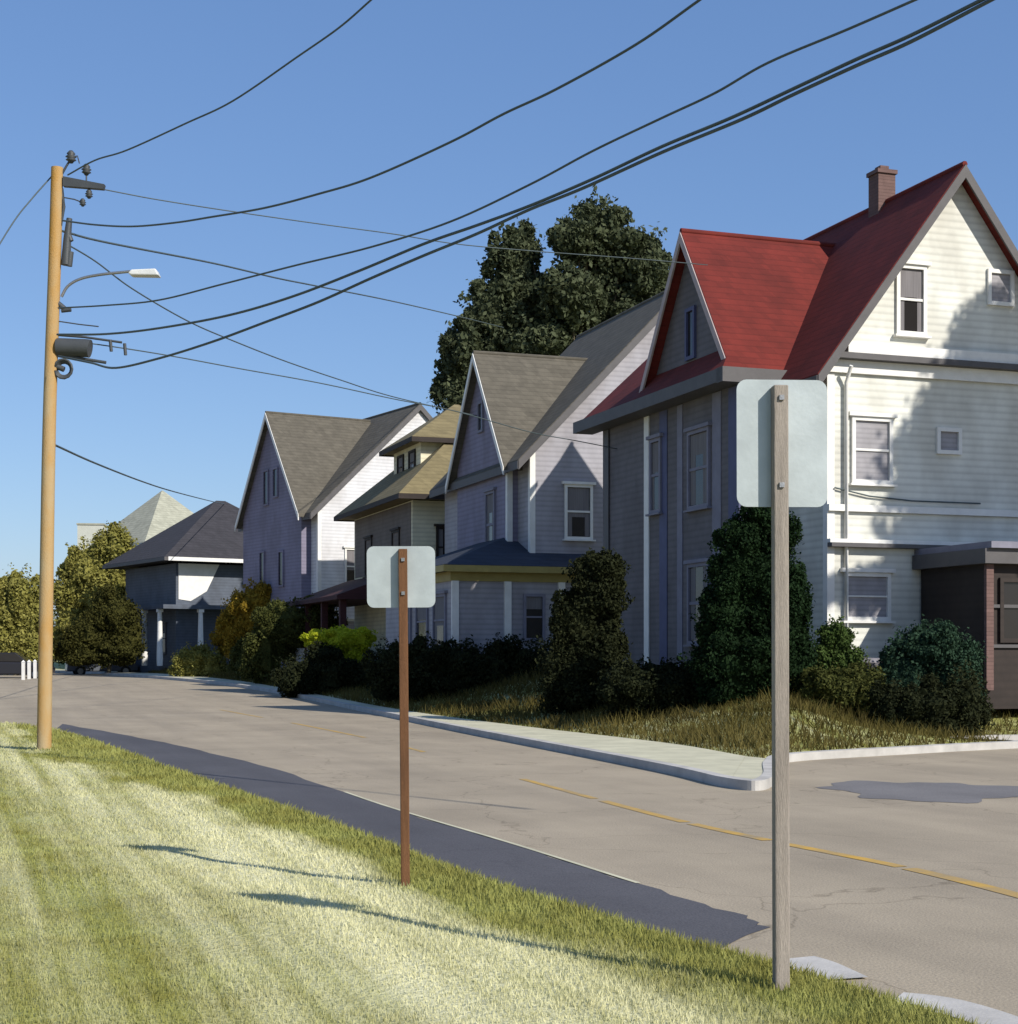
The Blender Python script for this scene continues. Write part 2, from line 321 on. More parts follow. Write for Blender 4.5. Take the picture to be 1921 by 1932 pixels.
me = fastmesh('ground', np.c_[P, Z], np.c_[ii, ii+1, ii+nx+1, ii+nx], M['lawn'], True)
a = me.attributes.new('dry', 'FLOAT', 'POINT'); a.data.foreach_set('value', dryness(P).astype('f'))
tag(link('ground', me), kind='structure')
def strip(A, B, dz, n_across=1):
    V = []; 
    for (ax, ay), (bx, by) in zip(A, B):
        for k in range(n_across+1):
            t = k/n_across; x, y = ax+(bx-ax)*t, ay+(by-ay)*t; V.append((x, y, float(E(y))+dz))
    w = n_across+1; F = [(i*w+k, i*w+k+1, (i+1)*w+k+1, (i+1)*w+k) for i in range(len(A)-1) for k in range(n_across)]
    return V, F
# the road: a fine sheet clipped to lie under both edges
rx, ry = np.arange(-130, 72, 1.0), np.concatenate([np.arange(-15, 100, 1.0), np.arange(100, 171, 3.0)])
RX, RY = np.meshgrid(rx, ry); RP = np.c_[RX.ravel(), RY.ravel()]
notnear = ~inside(RP, [(x-1.0*math.cos(TH), y-.3) for x, y in NEARc]+[(10, -3000), (-3000, -3000), (-3000, 66)])
notbank = ~(inside(RP, BANKPOLY) & (seg_dist(RP, BANK) > 1.6))
keep = (notnear & notbank).reshape(RX.shape)
fk = keep[:-1, :-1] | keep[1:, :-1] | keep[:-1, 1:] | keep[1:, 1:]
n_ = len(rx); ii = (np.arange(len(ry)-1)[:, None]*n_+np.arange(n_-1)[None])[fk].ravel()
me = fastmesh('road', np.c_[RP, E(RP[:, 1])], np.c_[ii, ii+1, ii+n_+1, ii+n_], M['road'], True)
tag(link('road', me), kind='structure')
def offs(L, d):
    out = []
    for i, p in enumerate(L):
        a, b = np.array(L[max(i-1, 0)]), np.array(L[min(i+1, len(L)-1)]); t = (b-a)/np.linalg.norm(b-a); out.append((p[0]-t[1]*d, p[1]+t[0]*d))
    return out
# strip darker than the road along the near edge, a wedge that widens towards us
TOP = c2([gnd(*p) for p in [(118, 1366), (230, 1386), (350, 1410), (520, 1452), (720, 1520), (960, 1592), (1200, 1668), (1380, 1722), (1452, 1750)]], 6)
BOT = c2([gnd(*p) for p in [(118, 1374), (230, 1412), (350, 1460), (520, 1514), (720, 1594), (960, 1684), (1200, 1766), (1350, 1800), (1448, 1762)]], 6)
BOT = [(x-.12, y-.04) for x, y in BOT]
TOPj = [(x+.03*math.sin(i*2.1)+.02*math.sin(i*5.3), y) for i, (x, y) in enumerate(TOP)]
V, F = strip(BOT, TOPj, .004, 3); tag(MB().add(V, F, True).build('edge_strip', M['edge_strip']), kind='structure')
V, F = strip(TOP[22:-12], [(x+.04, y+.015) for x, y in TOP[22:-12]], .008); tag(MB().add(V, F, True).build('edge_marking', M['concrete']), kind='structure')
# cast shadow painted as a dark blot in the side road mouth
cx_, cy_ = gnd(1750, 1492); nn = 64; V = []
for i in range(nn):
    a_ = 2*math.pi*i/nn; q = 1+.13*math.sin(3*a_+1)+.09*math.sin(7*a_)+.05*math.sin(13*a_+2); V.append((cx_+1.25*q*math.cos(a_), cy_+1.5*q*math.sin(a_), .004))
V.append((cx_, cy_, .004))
tag(MB().add(V, [(i, (i+1) % nn, nn) for i in range(nn)]).build('road_shadow', M['shadowpatch']), kind='structure')
# yellow centre line, worn into separate runs
YL = c2([gnd(*p) for p in [(330, 1322), (430, 1342), (550, 1364), (680, 1390), (800, 1419), (1000, 1474), (1250, 1541), (1450, 1586), (1700, 1636), (1921, 1690), (2200, 1770)]], 16)
yl = MB()
px_of = lambda p: CX+FPX*p[0]/p[1]
for a_, b_, w in ((415, 500, .10), (545, 690, .10), (765, 805, .10), (985, 1130, .11), (1135, 1300, .13), (1305, 1460, .13), (1466, 1700, .13), (1712, 1990, .15)):
    seg = [p for p in YL if a_ <= px_of(p) <= b_]
    if len(seg) > 1: V, F = strip(offs(seg, -w/2), offs(seg, w/2), .004); yl.add(V, F, True)
tag(yl.build('centre_line', M['lineY']), kind='structure')
# far kerb and pavement
kb = MB(); K2 = offs(KERBc, -.15)
s_ = 1 if inside(np.array([offs(KERBc, .5)[40]]), BANKPOLY)[0] or seg_dist(np.array([offs(KERBc, .5)[40]]), BANK)[0] < seg_dist(np.array([offs(KERBc, -.5)[40]]), BANK)[0] else -1
K2 = offs(KERBc, .16*s_)
for i in range(len(KERBc)-1):
    (x0, y0), (x1, y1), (a0, b0), (a1, b1) = KERBc[i], KERBc[i+1], K2[i], K2[i+1]; e0, e1 = float(E(y0)), float(E(y1))
    kb.add([(x0, y0, e0-.1), (x1, y1, e1-.1), (x1, y1, e1+.13), (x0, y0, e0+.13), (a0, b0, e0+.135), (a1, b1, e1+.135)], [(0, 1, 2, 3), (3, 2, 5, 4)])
tag(kb.build('kerb', M['kerb']), kind='structure')
KA2 = offs(KAc, .16*s_); m_ = min(len(KA2), len(GRASSc))
GA = [GRASSc[min(i, len(GRASSc)-1)] for i in range(len(KA2))]; GA = [(x+.35*(1 if s_ else 1)*.3, y+.3) for x, y in GA]
V, F = strip(KA2, GA, .127, 4)
tag(MB().add(V, F, True).build('pavement', M['concrete']), kind='structure')
tri = [KA2[-1], (K2[len(KAc)+6][0], K2[len(KAc)+6][1]), gnd(1470, 1450, .1), gnd(1470, 1436, .1), GA[-1]]
tag(MB().add([(x, y, float(E(y))+.124) for x, y in tri], [tuple(range(5))]).build('pavement_corner', M['concrete']), kind='structure')
# pale concrete gutter on the near side by the tall post
for nm, pts in (('gutter', [(1492, 1812), (1525, 1822), (1560, 1838), (1585, 1850)]), ('gutter', [(1690, 1888), (1760, 1896), (1830, 1915), (1905, 1942)])):
    A = c2([gnd(*p) for p in pts], 5); B = offs(A, .16); B2 = [(b[0]+.02*math.sin(i*.5), b[1]+.03*math.sin(i*.7)) for i, b in enumerate(offs(A, -.13))]
    V, F = strip(B2, B, .012); tag(MB().add(V, F, True).build(nm, M['kerb']), kind='structure')

# ------------------------------------------------------------------ grass
def blades(name, P, H, Wd, m, dry, lean=.5, root=-.02):
    n = len(P); z = height(P)
    a = RNG.uniform(0, 2*np.pi, n); l = RNG.normal(0, lean, (n, 2))*H[:, None]
    dx, dy = np.cos(a)*Wd/2, np.sin(a)*Wd/2
    b0 = np.c_[P[:, 0]-dx, P[:, 1]-dy, z+root]; b1 = np.c_[P[:, 0]+dx, P[:, 1]+dy, z+root]; t = np.c_[P[:, 0]+l[:, 0], P[:, 1]+l[:, 1], z+H]
    V = np.stack([b0, b1, t], 1).reshape(-1, 3); F = np.arange(3*n).reshape(-1, 3)
    me = fastmesh(name, V, F, m); at_ = me.attributes.new('dry', 'FLOAT', 'POINT'); at_.data.foreach_set('value', np.repeat(dry, 3).astype('f'))
    return link(name, me)
n = 420000
Y = np.exp(RNG.uniform(np.log(6.2), np.log(44), n)); X = (RNG.uniform(-150, 2100, n)-CX)/FPX*Y
P = np.c_[X, Y]; P = P[inside(P, NEARPOLY)]; P = P[seg_dist(P, NEARc) > RNG.uniform(-.0, .12, len(P))]
d = dryness(P); edge = np.exp(-seg_dist(P, NEARc)/.9)
H = RNG.uniform(.010, .026, len(P))*(1+1.9*edge+.4*noise2(P[:, 0], P[:, 1], 2.2))*(1-.25*d)*(1+P[:, 1]/60); Wd = .0035+.0011*P[:, 1]
o = blades('lawn_grass', P, H, Wd, M['blades'], d); tag(o, 'mown roadside lawn with a pale dry strip', 'grass', kind='stuff')
n = 260000
Y = RNG.uniform(20, 95, n); X = (RNG.uniform(60, 2050, n)-CX)/FPX*Y
P = np.c_[X, Y]; P = P[inside(P, BANKPOLY)]; db = seg_dist(P, BANK); k = (db > .22) & (db < 7); P, db = P[k], db[k]
H = RNG.uniform(.10, .34, len(P))*(.45+.55*np.clip(db, 0, 1))*(1+.5*noise2(P[:, 0], P[:, 1], .8, 4)); Wd = .012+.0006*P[:, 1]
o = blades('bank_grass', P, H, Wd, M['tall'], .35+.3*noise2(P[:, 0], P[:, 1], .6, 1)+.25*(1-np.clip(db/2, 0, 1)), .45); tag(o, 'long olive brown grass on the bank below the houses', 'grass', kind='stuff')

# ------------------------------------------------------------------ foliage
ICO = None
def foliage(name, clumps, n, size, m, parent=None, core=.72, seed=1, droop=0, lump=.22):
    rg = np.random.default_rng(seed); C = np.array([c[:3] for c in clumps], float); Rr = np.array([c[3:6] for c in clumps], float)
    w = (Rr.prod(1))**(2/3); idx = rg.choice(len(C), n, p=w/w.sum())
    d = rg.normal(size=(n, 3)); d /= np.linalg.norm(d, axis=1)[:, None]
    # secondary clusters of twigs standing proud of each clump, with gaps between them
    K = 16; sd = rg.normal(size=(len(C), K, 3)); sd /= np.linalg.norm(sd, axis=2)[:, :, None]
    sr = rg.uniform(.22, .42, (len(C), K)); so = rg.uniform(.72, 1.02, (len(C), K)); kk = rg.integers(0, K, n); sub = rg.random(n) < .72
    lp = 1+lump*(np.sin(d[:, 0]*5+idx*1.7)*np.sin(d[:, 1]*5.7+idx)*1.2+np.sin(d[:, 2]*6.3+idx*2.3)*.6+.5*np.sin(d[:, 0]*13+d[:, 2]*11+idx))
    r = (1-np.abs(rg.normal(0, .16, n)))*lp+(rg.random(n) < .07)*rg.random(n)*.22
    c = C[idx]+d*Rr[idx]*r[:, None]; c[:, 2] -= droop*(d[:, 0]**2+d[:, 1]**2)
    cs = C[idx]+(sd[idx, kk]*so[idx, kk][:, None]+d*(sr[idx, kk]*(1-np.abs(rg.normal(0, .25, n))))[:, None])*Rr[idx]
    c = np.where(sub[:, None], cs, c)
    nrm = d*.7+rg.normal(size=(n, 3))*.7; nrm /= np.linalg.norm(nrm, axis=1)[:, None]
    t = np.cross(nrm, rg.normal(size=(n, 3))); t /= np.linalg.norm(t, axis=1)[:, None]; b = np.cross(nrm, t)
    s = size*rg.uniform(.55, 1.35, n)[:, None]
    V = np.stack([c-t*s*.5, c+b*s*.32-t*s*.05, c+t*s*.55, c-b*s*.32-t*s*.05], 1).reshape(-1, 3)
    F = np.arange(4*n).reshape(-1, 4)
    if core:
        U, Vv = 12, 8; th = np.linspace(0, 2*np.pi, U, endpoint=False); ph = np.linspace(.02, np.pi-.02, Vv)
        dd = np.array([(math.cos(a)*math.sin(p), math.sin(a)*math.sin(p), math.cos(p)) for p in ph for a in th])
        q = np.array([(i*U+j, i*U+(j+1) % U, (i+1)*U+(j+1) % U, (i+1)*U+j) for i in range(Vv-1) for j in range(U)])
        for k in range(len(C)):
            lpk = 1+lump*(np.sin(dd[:, 0]*5+k*1.7)*np.sin(dd[:, 1]*5.7+k)*1.2+np.sin(dd[:, 2]*6.3+k*2.3)*.6)
            vv = C[k]+dd*Rr[k]*core*.93*lpk[:, None]; F = np.r_[F, q+len(V)]; V = np.r_[V, vv]
    return link(name, fastmesh(name, V, F, m), parent)
def pblob(x, y, rx, ry, Y, base, k=.9):                 # clump given by where it stands, local to base
    p = at(x, y, Y)-Vector(base); return (p.x, p.y, p.z, rx*Y/FPX, rx*Y/FPX*k, ry*Y/FPX)
def plant(name, blobs, Y, n, size, lm, label, cat, group=None, trunk=None, core=.72, seed=1, stems=True, lump=.22):
    # blobs: (x, y, rx, ry[, dY]) in painting coordinates at distance Y
    bx = sum(b[0] for b in blobs)/len(blobs) if trunk is None else trunk[0]
    X = (bx-CX)/FPX*Y; base = (X, Y, hz(X, Y)-.03)
    e = empty(name, base, 0, label, cat, group)
    cl = [pblob(b[0], b[1], b[2], b[3], Y+(b[4] if len(b) > 4 else 0), base) for b in blobs]
    if not trunk: cl = [(a, b2, (c+rz-.12)/2, rx, ry, (c+rz+.12)/2) if c-rz < .95 and lm != 'lime' else (a, b2, c, rx, ry, rz) for a, b2, c, rx, ry, rz in cl]
    foliage('crown' if 'tree' in name else 'foliage', cl, n, size, LM[lm], e, core, seed, lump=lump)
    tb = MB(); rg = random.Random(seed)
    if trunk:
        r0 = trunk[1]; top = max(c[2] for c in cl); tb.tube([(0, 0, -.2), (.05, 0, top*.35), (-.05, .05, top*.7), (0, 0, top*.98)], r0, 10, r1=r0*.25)
        for c in cl:
            z0 = max(.15*top, c[2]*.45); tb.tube([(0, 0, z0), (c[0]*.5, c[1]*.5, (z0+c[2])*.5+.1), (c[0]*.92, c[1]*.92, c[2])], r0*.38, 6, r1=r0*.1)
    else:
        for c in cl:
            for k in range(3): tb.tube([(rg.uniform(-.02, .02), 0, -.15), (c[0]*.6, c[1]*.6, -.02+.1*k), (c[0]+rg.uniform(-.5, .5)*c[3], c[1]+rg.uniform(-.5, .5)*c[4], c[2])], .03, 5, r1=.012)
    tb.build('trunk' if trunk else 'stem', M['bark'], e)
    return e

# big tree behind the second house
plant('broadleaf_tree', [(955, 500, 38, 66), (990, 470, 30, 42, 1), (930, 590, 58, 62), (890, 660, 52, 55), (862, 735, 40, 60), (1000, 600, 85, 75, 1), (1090, 450, 52, 42, -1), (1130, 425, 46, 50), (1180, 470, 58, 50),
       (1215, 510, 48, 48), (1130, 530, 75, 60, 2), (1075, 560, 60, 60, -1.5), (1180, 590, 70, 55, 1), (1040, 680, 110, 70, 1), (1150, 680, 90, 60, 1), (925, 760, 70, 60, 1), (1230, 560, 34, 46)],
      84, 130000, .27, 'bigtree', 'tall dark green tree towering behind the grey-roofed gabled house', 'tree', trunk=(1105, .42), core=.62, seed=3, lump=.3)
# trees at the far left
plant('broadleaf_tree', [(35, 1130, 42, 55), (15, 1190, 45, 60), (60, 1195, 34, 50), (-25, 1150, 40, 60), (40, 1225, 45, 30)], 92, 44200, 0.192, 'olive', 'olive green tree cut off by the left edge, left of the utility pole', 'tree', trunk=(30, .2), seed=5)
plant('broadleaf_tree', [(215, 1045, 38, 52), (170, 1080, 46, 52), (135, 1140, 38, 62), (200, 1140, 60, 60), (240, 1100, 34, 60), (165, 1200, 60, 40), (128, 1205, 28, 40)], 104, 71400, 0.200, 'olive', 'tall olive green tree just right of the utility pole', 'tree', trunk=(180, .26), seed=6, lump=.28)
plant('bushy_tree', [(215, 1165, 44, 50), (175, 1200, 50, 42), (240, 1200, 34, 46), (140, 1225, 32, 24), (190, 1235, 62, 24)], 93, 44200, 0.148, 'shade', 'low dark round tree shaded beside the dark-roofed bungalow porch', 'tree', trunk=(205, .14), seed=8)
plant('bushy_tree', [(95, 1225, 26, 22), (120, 1232, 30, 16), (75, 1232, 24, 18)], 108, 20400, 0.163, 'shade', 'small dark bush at the foot of the utility pole\'s right side, beyond the road', 'bush', trunk=(98, .1), seed=9)
G = 'shrubs along the bank below the houses'
plant('shrub', [(485, 1140, 42, 42), (450, 1180, 36, 50, 2), (515, 1125, 22, 30), (430, 1210, 28, 28, 4)], 79, 34000, 0.126, 'gold', 'golden orange bush below the lilac gabled house', 'bush', G, seed=10)
plant('shrub', [(535, 1175, 50, 42), (600, 1165, 44, 34), (500, 1215, 40, 38), (570, 1215, 46, 30, 2), (465, 1232, 30, 20, 5)], 69.5, 44200, 0.111, 'moss', 'mossy dark green bush between the golden bush and the lime bush', 'bush', G, seed=11)
plant('shrub', [(365, 1236, 34, 20), (398, 1245, 26, 18), (345, 1243, 22, 16)], 82, 15300, 0.111, 'olive', 'small yellow green bush at the kerb left of the golden bush', 'bush', G, seed=12)
plant('shrub', [(600, 1205, 28, 17), (640, 1208, 38, 22), (680, 1205, 27, 20), (672, 1240, 25, 22)], 59, 20400, 0.089, 'lime', 'bright lime yellow bush', 'bush', G, seed=13, core=.8)
plant('shrub', [(620, 1258, 48, 26), (560, 1262, 40, 20), (680, 1268, 30, 20), (610, 1236, 34, 20)], 58, 23800, 0.096, 'hedge', 'low black green bush at the foot of the lime bush', 'bush', G, seed=14)
plant('hedge', [(735, 1248, 44, 40), (800, 1255, 48, 46), (870, 1250, 50, 44), (940, 1255, 50, 46), (1010, 1258, 50, 46), (790, 1275, 46, 22), (860, 1284, 60, 20), (960, 1292, 60, 20)], 48.5, 68000, 0.096, 'hedge', 'long dark hedge in front of the blue-roofed porch', 'hedge', seed=15)
plant('shrub', [(1125, 1085, 48, 46), (1135, 1130, 50, 50), (1095, 1175, 52, 60), (1140, 1220, 48, 60), (1110, 1290, 62, 50), (1055, 1240, 38, 50), (1150, 1070, 26, 28)], 37.5, 68000, 0.081, 'hedge', 'upright near-black bush with a rounded head against the red-roofed house front', 'bush', G, seed=16)
plant('shrub', [(1430, 985, 38, 44), (1470, 1010, 38, 44), (1395, 1060, 52, 66), (1450, 1090, 62, 80), (1385, 1150, 62, 80), (1460, 1180, 66, 90), (1400, 1250, 90, 70), (1350, 1200, 40, 70), (1505, 1150, 26, 80), (1490, 1250, 48, 60)], 33.5, 119000, 0.074, 'ever', 'tallest dark green evergreen bush, behind the tall sign post', 'bush', G, seed=17)
plant('shrub', [(1200, 1285, 60, 38), (1270, 1290, 60, 36), (1340, 1285, 55, 40)], 34.5, 40800, 0.074, 'hedge', 'low dark bush left of the tall evergreen bush', 'bush', G, seed=18)
plant('shrub', [(1575, 1205, 30, 36), (1555, 1245, 34, 34), (1600, 1245, 34, 30)], 34.3, 23800, 0.067, 'midg', 'small leaf green bush under the ground floor window of the red-roofed house', 'bush', G, seed=19)
plant('shrub', [(1755, 1215, 56, 42), (1715, 1250, 52, 46), (1800, 1250, 50, 50), (1690, 1285, 50, 30)], 33.2, 51000, 0.074, 'blue', 'blue green bush by the corner of the brown porch', 'bush', G, seed=20)
plant('shrub', [(1750, 1305, 60, 26), (1820, 1300, 46, 30), (1680, 1300, 36, 18)], 32, 34000, 0.067, 'hedge', 'low near-black bush in front of the blue green bush', 'bush', G, seed=21)
plant('shrub', [(1560, 1285, 60, 26), (1630, 1282, 46, 22)], 33, 27200, 0.067, 'moss', 'low mossy bush right of the tall post, below the leaf green bush', 'bush', G, seed=22)
# trees just outside the frame on the right, whose shade falls on the house
def offtree(x, y, zc, r, n, seed, label, spread=1):
    b = (x, y, hz(x, y)); e = empty('shade_tree', b, 0, label, 'tree'); rg = random.Random(seed)
    cl = []
    while len(cl) < 34:
        q = [rg.uniform(-1, 1) for _ in range(3)]
        if sum(a*a for a in q) < 1: cl.append((q[0]*r*.8, q[1]*r*.8, zc-b[2]+q[2]*r*.95, r*rg.uniform(.26, .4), r*rg.uniform(.26, .4), r*rg.uniform(.24, .36)))
    for dv, dz, rr in ((-3.2, -2.2, 1.0), (-4.1, -2.75, .8), (-4.9, -2.85, .55), (-2.6, -3.4, 1.0), (-5.6, -2.95, .4)): cl.append((dv*.944, dv*.33, zc-b[2]+dz, rr, rr, rr*.6))
    foliage('crown', cl, n, .22, LM['olive'], e, .75, seed)
    t = MB().tube([(0, 0, -.3), (.1, 0, zc*.5), (0, 0, zc)], .28, 10, r1=.08)
    for c in cl: t.tube([(0, 0, zc*.4), (c[0]*.9, c[1]*.9, c[2])], .09, 6, r1=.03)
    t.build('trunk', M['bark'], e)
offtree(22.0, 28.0, 15.4, 3.7, 60000, 31, 'spreading tree right of the frame that shades the cream gable wall')

# ------------------------------------------------------------------ houses: local x = away from the street, local y = along it, away from us
def window(h, face, c, a, z0, w, hh, glass='glass', frame='trim', sill=True, rail=True, label=None):
    """face 'near': wall normal -y at y=c, centred at x=a; face 'street': wall normal -x at x=c, centred at y=a"""
    def bx(m, a0, a1, d0, d1, zz0, zz1):
        if face == 'near': m.box(a0, a1, c-d1, c-d0, zz0, zz1)
        else: m.box(c-d1, c-d0, a0, a1, zz0, zz1)
    f = MB(); t = .09; a0, a1, z1 = a-w/2, a+w/2, z0+hh
    bx(f, a0-t, a0, 0, .07, z0-t, z1+t); bx(f, a1, a1+t, 0, .07, z0-t, z1+t); bx(f, a0, a1, 0, .07, z1, z1+t); bx(f, a0, a1, 0, .07, z0-t, z0)
    if rail: bx(f, a0, a1, .012, .045, z0+hh*.49, z0+hh*.53)
    fo = f.build('window', M[frame], h); p = MB(); bx(p, a0, a1, .0, .012, z0, z1); p.build('pane', M[glass], fo)
    if label: fo['label'] = label
    if glass == 'glass' and rail:
        rg = random.Random(int(a*1000+z0*100)); cu = MB(); k = rg.choice((.3, .45, .0, .6)); q = rg.choice((0, .22, .3))
        if k: bx(cu, a0+.02, a1-.02, .0121, .0135, z1-hh*k, z1-.01)
        if q: bx(cu, a0+.02, a0+w*q, .0136, .0145, z0+.02, z1-.02); bx(cu, a1-w*q, a1-.02, .0136, .0145, z0+.02, z1-.02)
        if k or q: cu.build('curtain', M['curtain'], fo)
    s = MB()
    if sill:
        bx(s, a0-.16, a1+.16, 0, .14, z0-t-.05, z0-t-.002); s.build('sill', M[frame], fo)
        s = MB(); bx(s, a0-.18, a1+.18, 0, .12, z1+t+.002, z1+t+.09); s.build('lintel', M[frame], fo)
    return fo
def gable_y(h, x0, x1, y0, y1, zb, ze, zr, wall, roof, oh=.4, ohy=.35, barge='trim', fascia=True):
    """block with its ridge along local y (gable wall faces us)"""
    xm = (x0+x1)/2; k = (zr-ze)/(xm-x0)
    prof = [(x0, zb), (x1, zb), (x1, ze), (xm, zr), (x0, ze)]
    MB().extr([(x, y0, z) for x, z in prof], [(x, y1, z) for x, z in prof]).build('wall', M[wall], h)
    m = MB(); t = .16; L = (x0-oh, ze-oh*k+t); Rr = (x1+oh, ze-oh*k+t); T = (xm, zr+t)
    m.slab([(L[0], y0-ohy, L[1]), (T[0], y0-ohy, T[1]), (T[0], y1+ohy, T[1]), (L[0], y1+ohy, L[1])], t*.95)
    m.slab([(T[0]+.001, y0-ohy, T[1]), (Rr[0], y0-ohy, Rr[1]), (Rr[0], y1+ohy, Rr[1]), (T[0]+.001, y1+ohy, T[1])], t*.95)
    ro = m.build('roof', M[roof], h)
    MB().tube([(xm, y0-ohy, zr+t-.01), (xm, y1+ohy, zr+t-.01)], .07, 6).build('ridge_cap', M[roof], ro)
    b = MB(); w = .3
    for (ax, az), (bx_, bz) in ((L, T), (T, Rr)):
        b.extr([(ax, y0-ohy-.03, az-.03-w), (bx_, y0-ohy-.03, bz-.03-w), (bx_, y0-ohy-.03, bz-.03), (ax, y0-ohy-.03, az-.03)], [(ax, y0-ohy+.02, az-.03-w), (bx_, y0-ohy+.02, bz-.03-w), (bx_, y0-ohy+.02, bz-.03), (ax, y0-ohy+.02, az-.03)])
    b.build('bargeboard', M[barge], ro)
    if fascia:
        MB().box(L[0]-.03, L[0]+.02, y0-ohy, y1+ohy, L[1]-.30, L[1]-.04).build('fascia', M[barge], ro)
    return ro
def gable_x(h, y0, y1, x0, x1, zb, ze, zr, wall, roof, oh=.35, ohx=.3, barge='trim'):
    """block with its ridge along local x (gable wall faces the street)"""
    ym = (y0+y1)/2; k = (zr-ze)/(ym-y0)
    prof = [(y0, zb), (y1, zb), (y1, ze), (ym, zr), (y0, ze)]
    MB().extr([(x0, y, z) for y, z in prof], [(x1, y, z) for y, z in prof]).build('wall', M[wall], h)
    m = MB(); t = .16; L = (y0-oh, ze-oh*k+t); Rr = (y1+oh, ze-oh*k+t); T = (ym, zr+t)
    m.slab([(x0-ohx, L[0], L[1]), (x1, L[0], L[1]), (x1, T[0], T[1]), (x0-ohx, T[0], T[1])], t*.95)
    m.slab([(x0-ohx, T[0]+.001, T[1]), (x1, T[0]+.001, T[1]), (x1, Rr[0], Rr[1]), (x0-ohx, Rr[0], Rr[1])], t*.95)
    ro = m.build('roof', M[roof], h); b = MB(); w = .28
    MB().tube([(x0-ohx, ym, zr+t-.01), (x1, ym, zr+t-.01)], .07, 6).build('ridge_cap', M[roof], ro)
    for (ay, az), (by, bz) in ((L, T), (T, Rr)):
        b.extr([(x0-ohx-.03, ay, az-.03-w), (x0-ohx-.03, by, bz-.03-w), (x0-ohx-.03, by, bz-.03), (x0-ohx-.03, ay, az-.03)], [(x0-ohx+.02, ay, az-.03-w), (x0-ohx+.02, by, bz-.03-w), (x0-ohx+.02, by, bz-.03), (x0-ohx+.02, ay, az-.03)])
    b.build('bargeboard', M[barge], ro); return ro
def hip(h, x0, x1, y0, y1, ze, zr, roof, oh=.5, name='roof', fascia='trim', ridge=None, t=.16):
    x0, x1, y0, y1 = x0-oh, x1+oh, y0-oh, y1+oh; w, d = x1-x0, y1-y0
    if ridge: A, B = ridge
    elif d >= w: A, B = ((x0+x1)/2, y0+w/2), ((x0+x1)/2, y1-w/2)
    else: A, B = (x0+d/2, (y0+y1)/2), (x1-d/2, (y0+y1)/2)
    c = [(x0, y0, ze), (x1, y0, ze), (x1, y1, ze), (x0, y1, ze)]; a, b = (*A, zr), (*B, zr)
    m = MB(); lo = [(x, y, z-t) for x, y, z in c]
    V = c+[a, b]+lo
    if d >= w: F = [(0, 1, 4), (1, 2, 5, 4), (2, 3, 5), (3, 0, 4, 5)]
    else: F = [(0, 1, 5, 4), (1, 2, 5), (2, 3, 4, 5), (3, 0, 4)]
    F += [(6, 7, 1, 0), (7, 8, 2, 1), (8, 9, 3, 2), (9, 6, 0, 3), (9, 8, 7, 6)]
    ro = m.add(V, F).build(name, M[roof], h)
    g = MB()
    for X0, X1, Y0, Y1 in ((x0-.03, x1+.03, y0-.03, y0-.003), (x0-.03, x1+.03, y1+.003, y1+.03), (x0-.03, x0-.003, y0, y1), (x1+.003, x1+.03, y0, y1)): g.box(X0, X1, Y0, Y1, ze-t-.06, ze-.02)
    g.build('fascia', M[fascia], ro); return ro
def corner(h, x, y, z0, z1, m='trim', w=.16): MB().box(x-.025, x+w, y-.025, y+.004, z0, z1).box(x-.025, x+.004, y+.005, y+w, z0, z1).build('corner_board', M[m], h)

# ---- the red-roofed house
F0 = at(1395, 700, 36.7); FX, FY = F0.x, F0.y
h = empty('red_roofed_house', (FX, FY, 0), TH, 'large cream house with red shingle cross gables and a sunlit gable wall', 'house')
ZB, ZE = .6, 8.35
ro = gable_y(h, 1.2, 7.9, -1.9, 9.2, ZB, ZE, 12.75, 'cream', 'red', oh=.45, barge='dtrim')
gable_x(h, 0, 5.0, 0, 4.4, ZB, ZE, 12.0, 'shadecream', 'red', oh=.12, barge='pinktrim')
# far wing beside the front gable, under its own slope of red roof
MB().box(0.02, 2, 5.0, 8.2, ZB, ZE-.05).build('wall', M['shadecream'], h)
MB().slab([(-.45, 5.0, ZE-.1), (-.45, 9.1, ZE-.1), (3.6, 9.1, 12.0), (3.6, 5.0, 12.0)], .16).build('roof', M['red'], h)
# pent roof skirt and eaves box across the front gable
MB().extr([(0, .42, ZE+.62), (-.55, -.25, ZE-.02), (0, -.25, ZE-.02)], [(0, 4.6, ZE+.62), (-.55, 4.95, ZE-.02), (0, 4.95, ZE-.02)]).build('pent_roof', M['red'], h)
MB().box(-.6, -.005, -.3, 8.9, ZE-.34, ZE-.03).build('eaves_box', M['dtrim'], h)
MB().box(-.6, 1.75, -.34, -.005, ZE-.36, ZE-.02).build('eaves_box', M['dtrim'], h)
# side gable trim: return eaves, belts
MB().box(1.16, 8.2, -2.2, -1.905, ZE-.03, ZE+.10).build('belt_trim', M['dtrim'], h)
MB().box(1.6, 7.5, -2.12, -1.905, ZE+.10, ZE+.34).build('belt_trim', M['trim'], h)
MB().box(1.18, 7.92, -1.99, -1.905, ZE-.32, ZE-.034).build('frieze', M['trim'], h)
MB().box(1.18, 7.92, -2.0, -1.905, 4.95, 5.1).build('belt_trim', M['trim'], h)
MB().box(1.18, 5.1, -2.12, -1.905, 4.15, 4.24).build('belt_trim', M['dtrim'], h)
MB().box(1.18, 5.1, -2.05, -1.905, 4.245, 4.33).build('belt_trim', M['trim'], h)
corner(h, 1.2, -1.9, ZB, ZE-.33); corner(h, 0, 0, ZB, ZE-.37, 'shutter', .5)
for a, w, m in ((5.0, .3, 'trim'), (7.7, .3, 'dtrim')): MB().box(-.03, -.002, a, a+w, ZB, ZE-.36).build('corner_board', M[m], h)
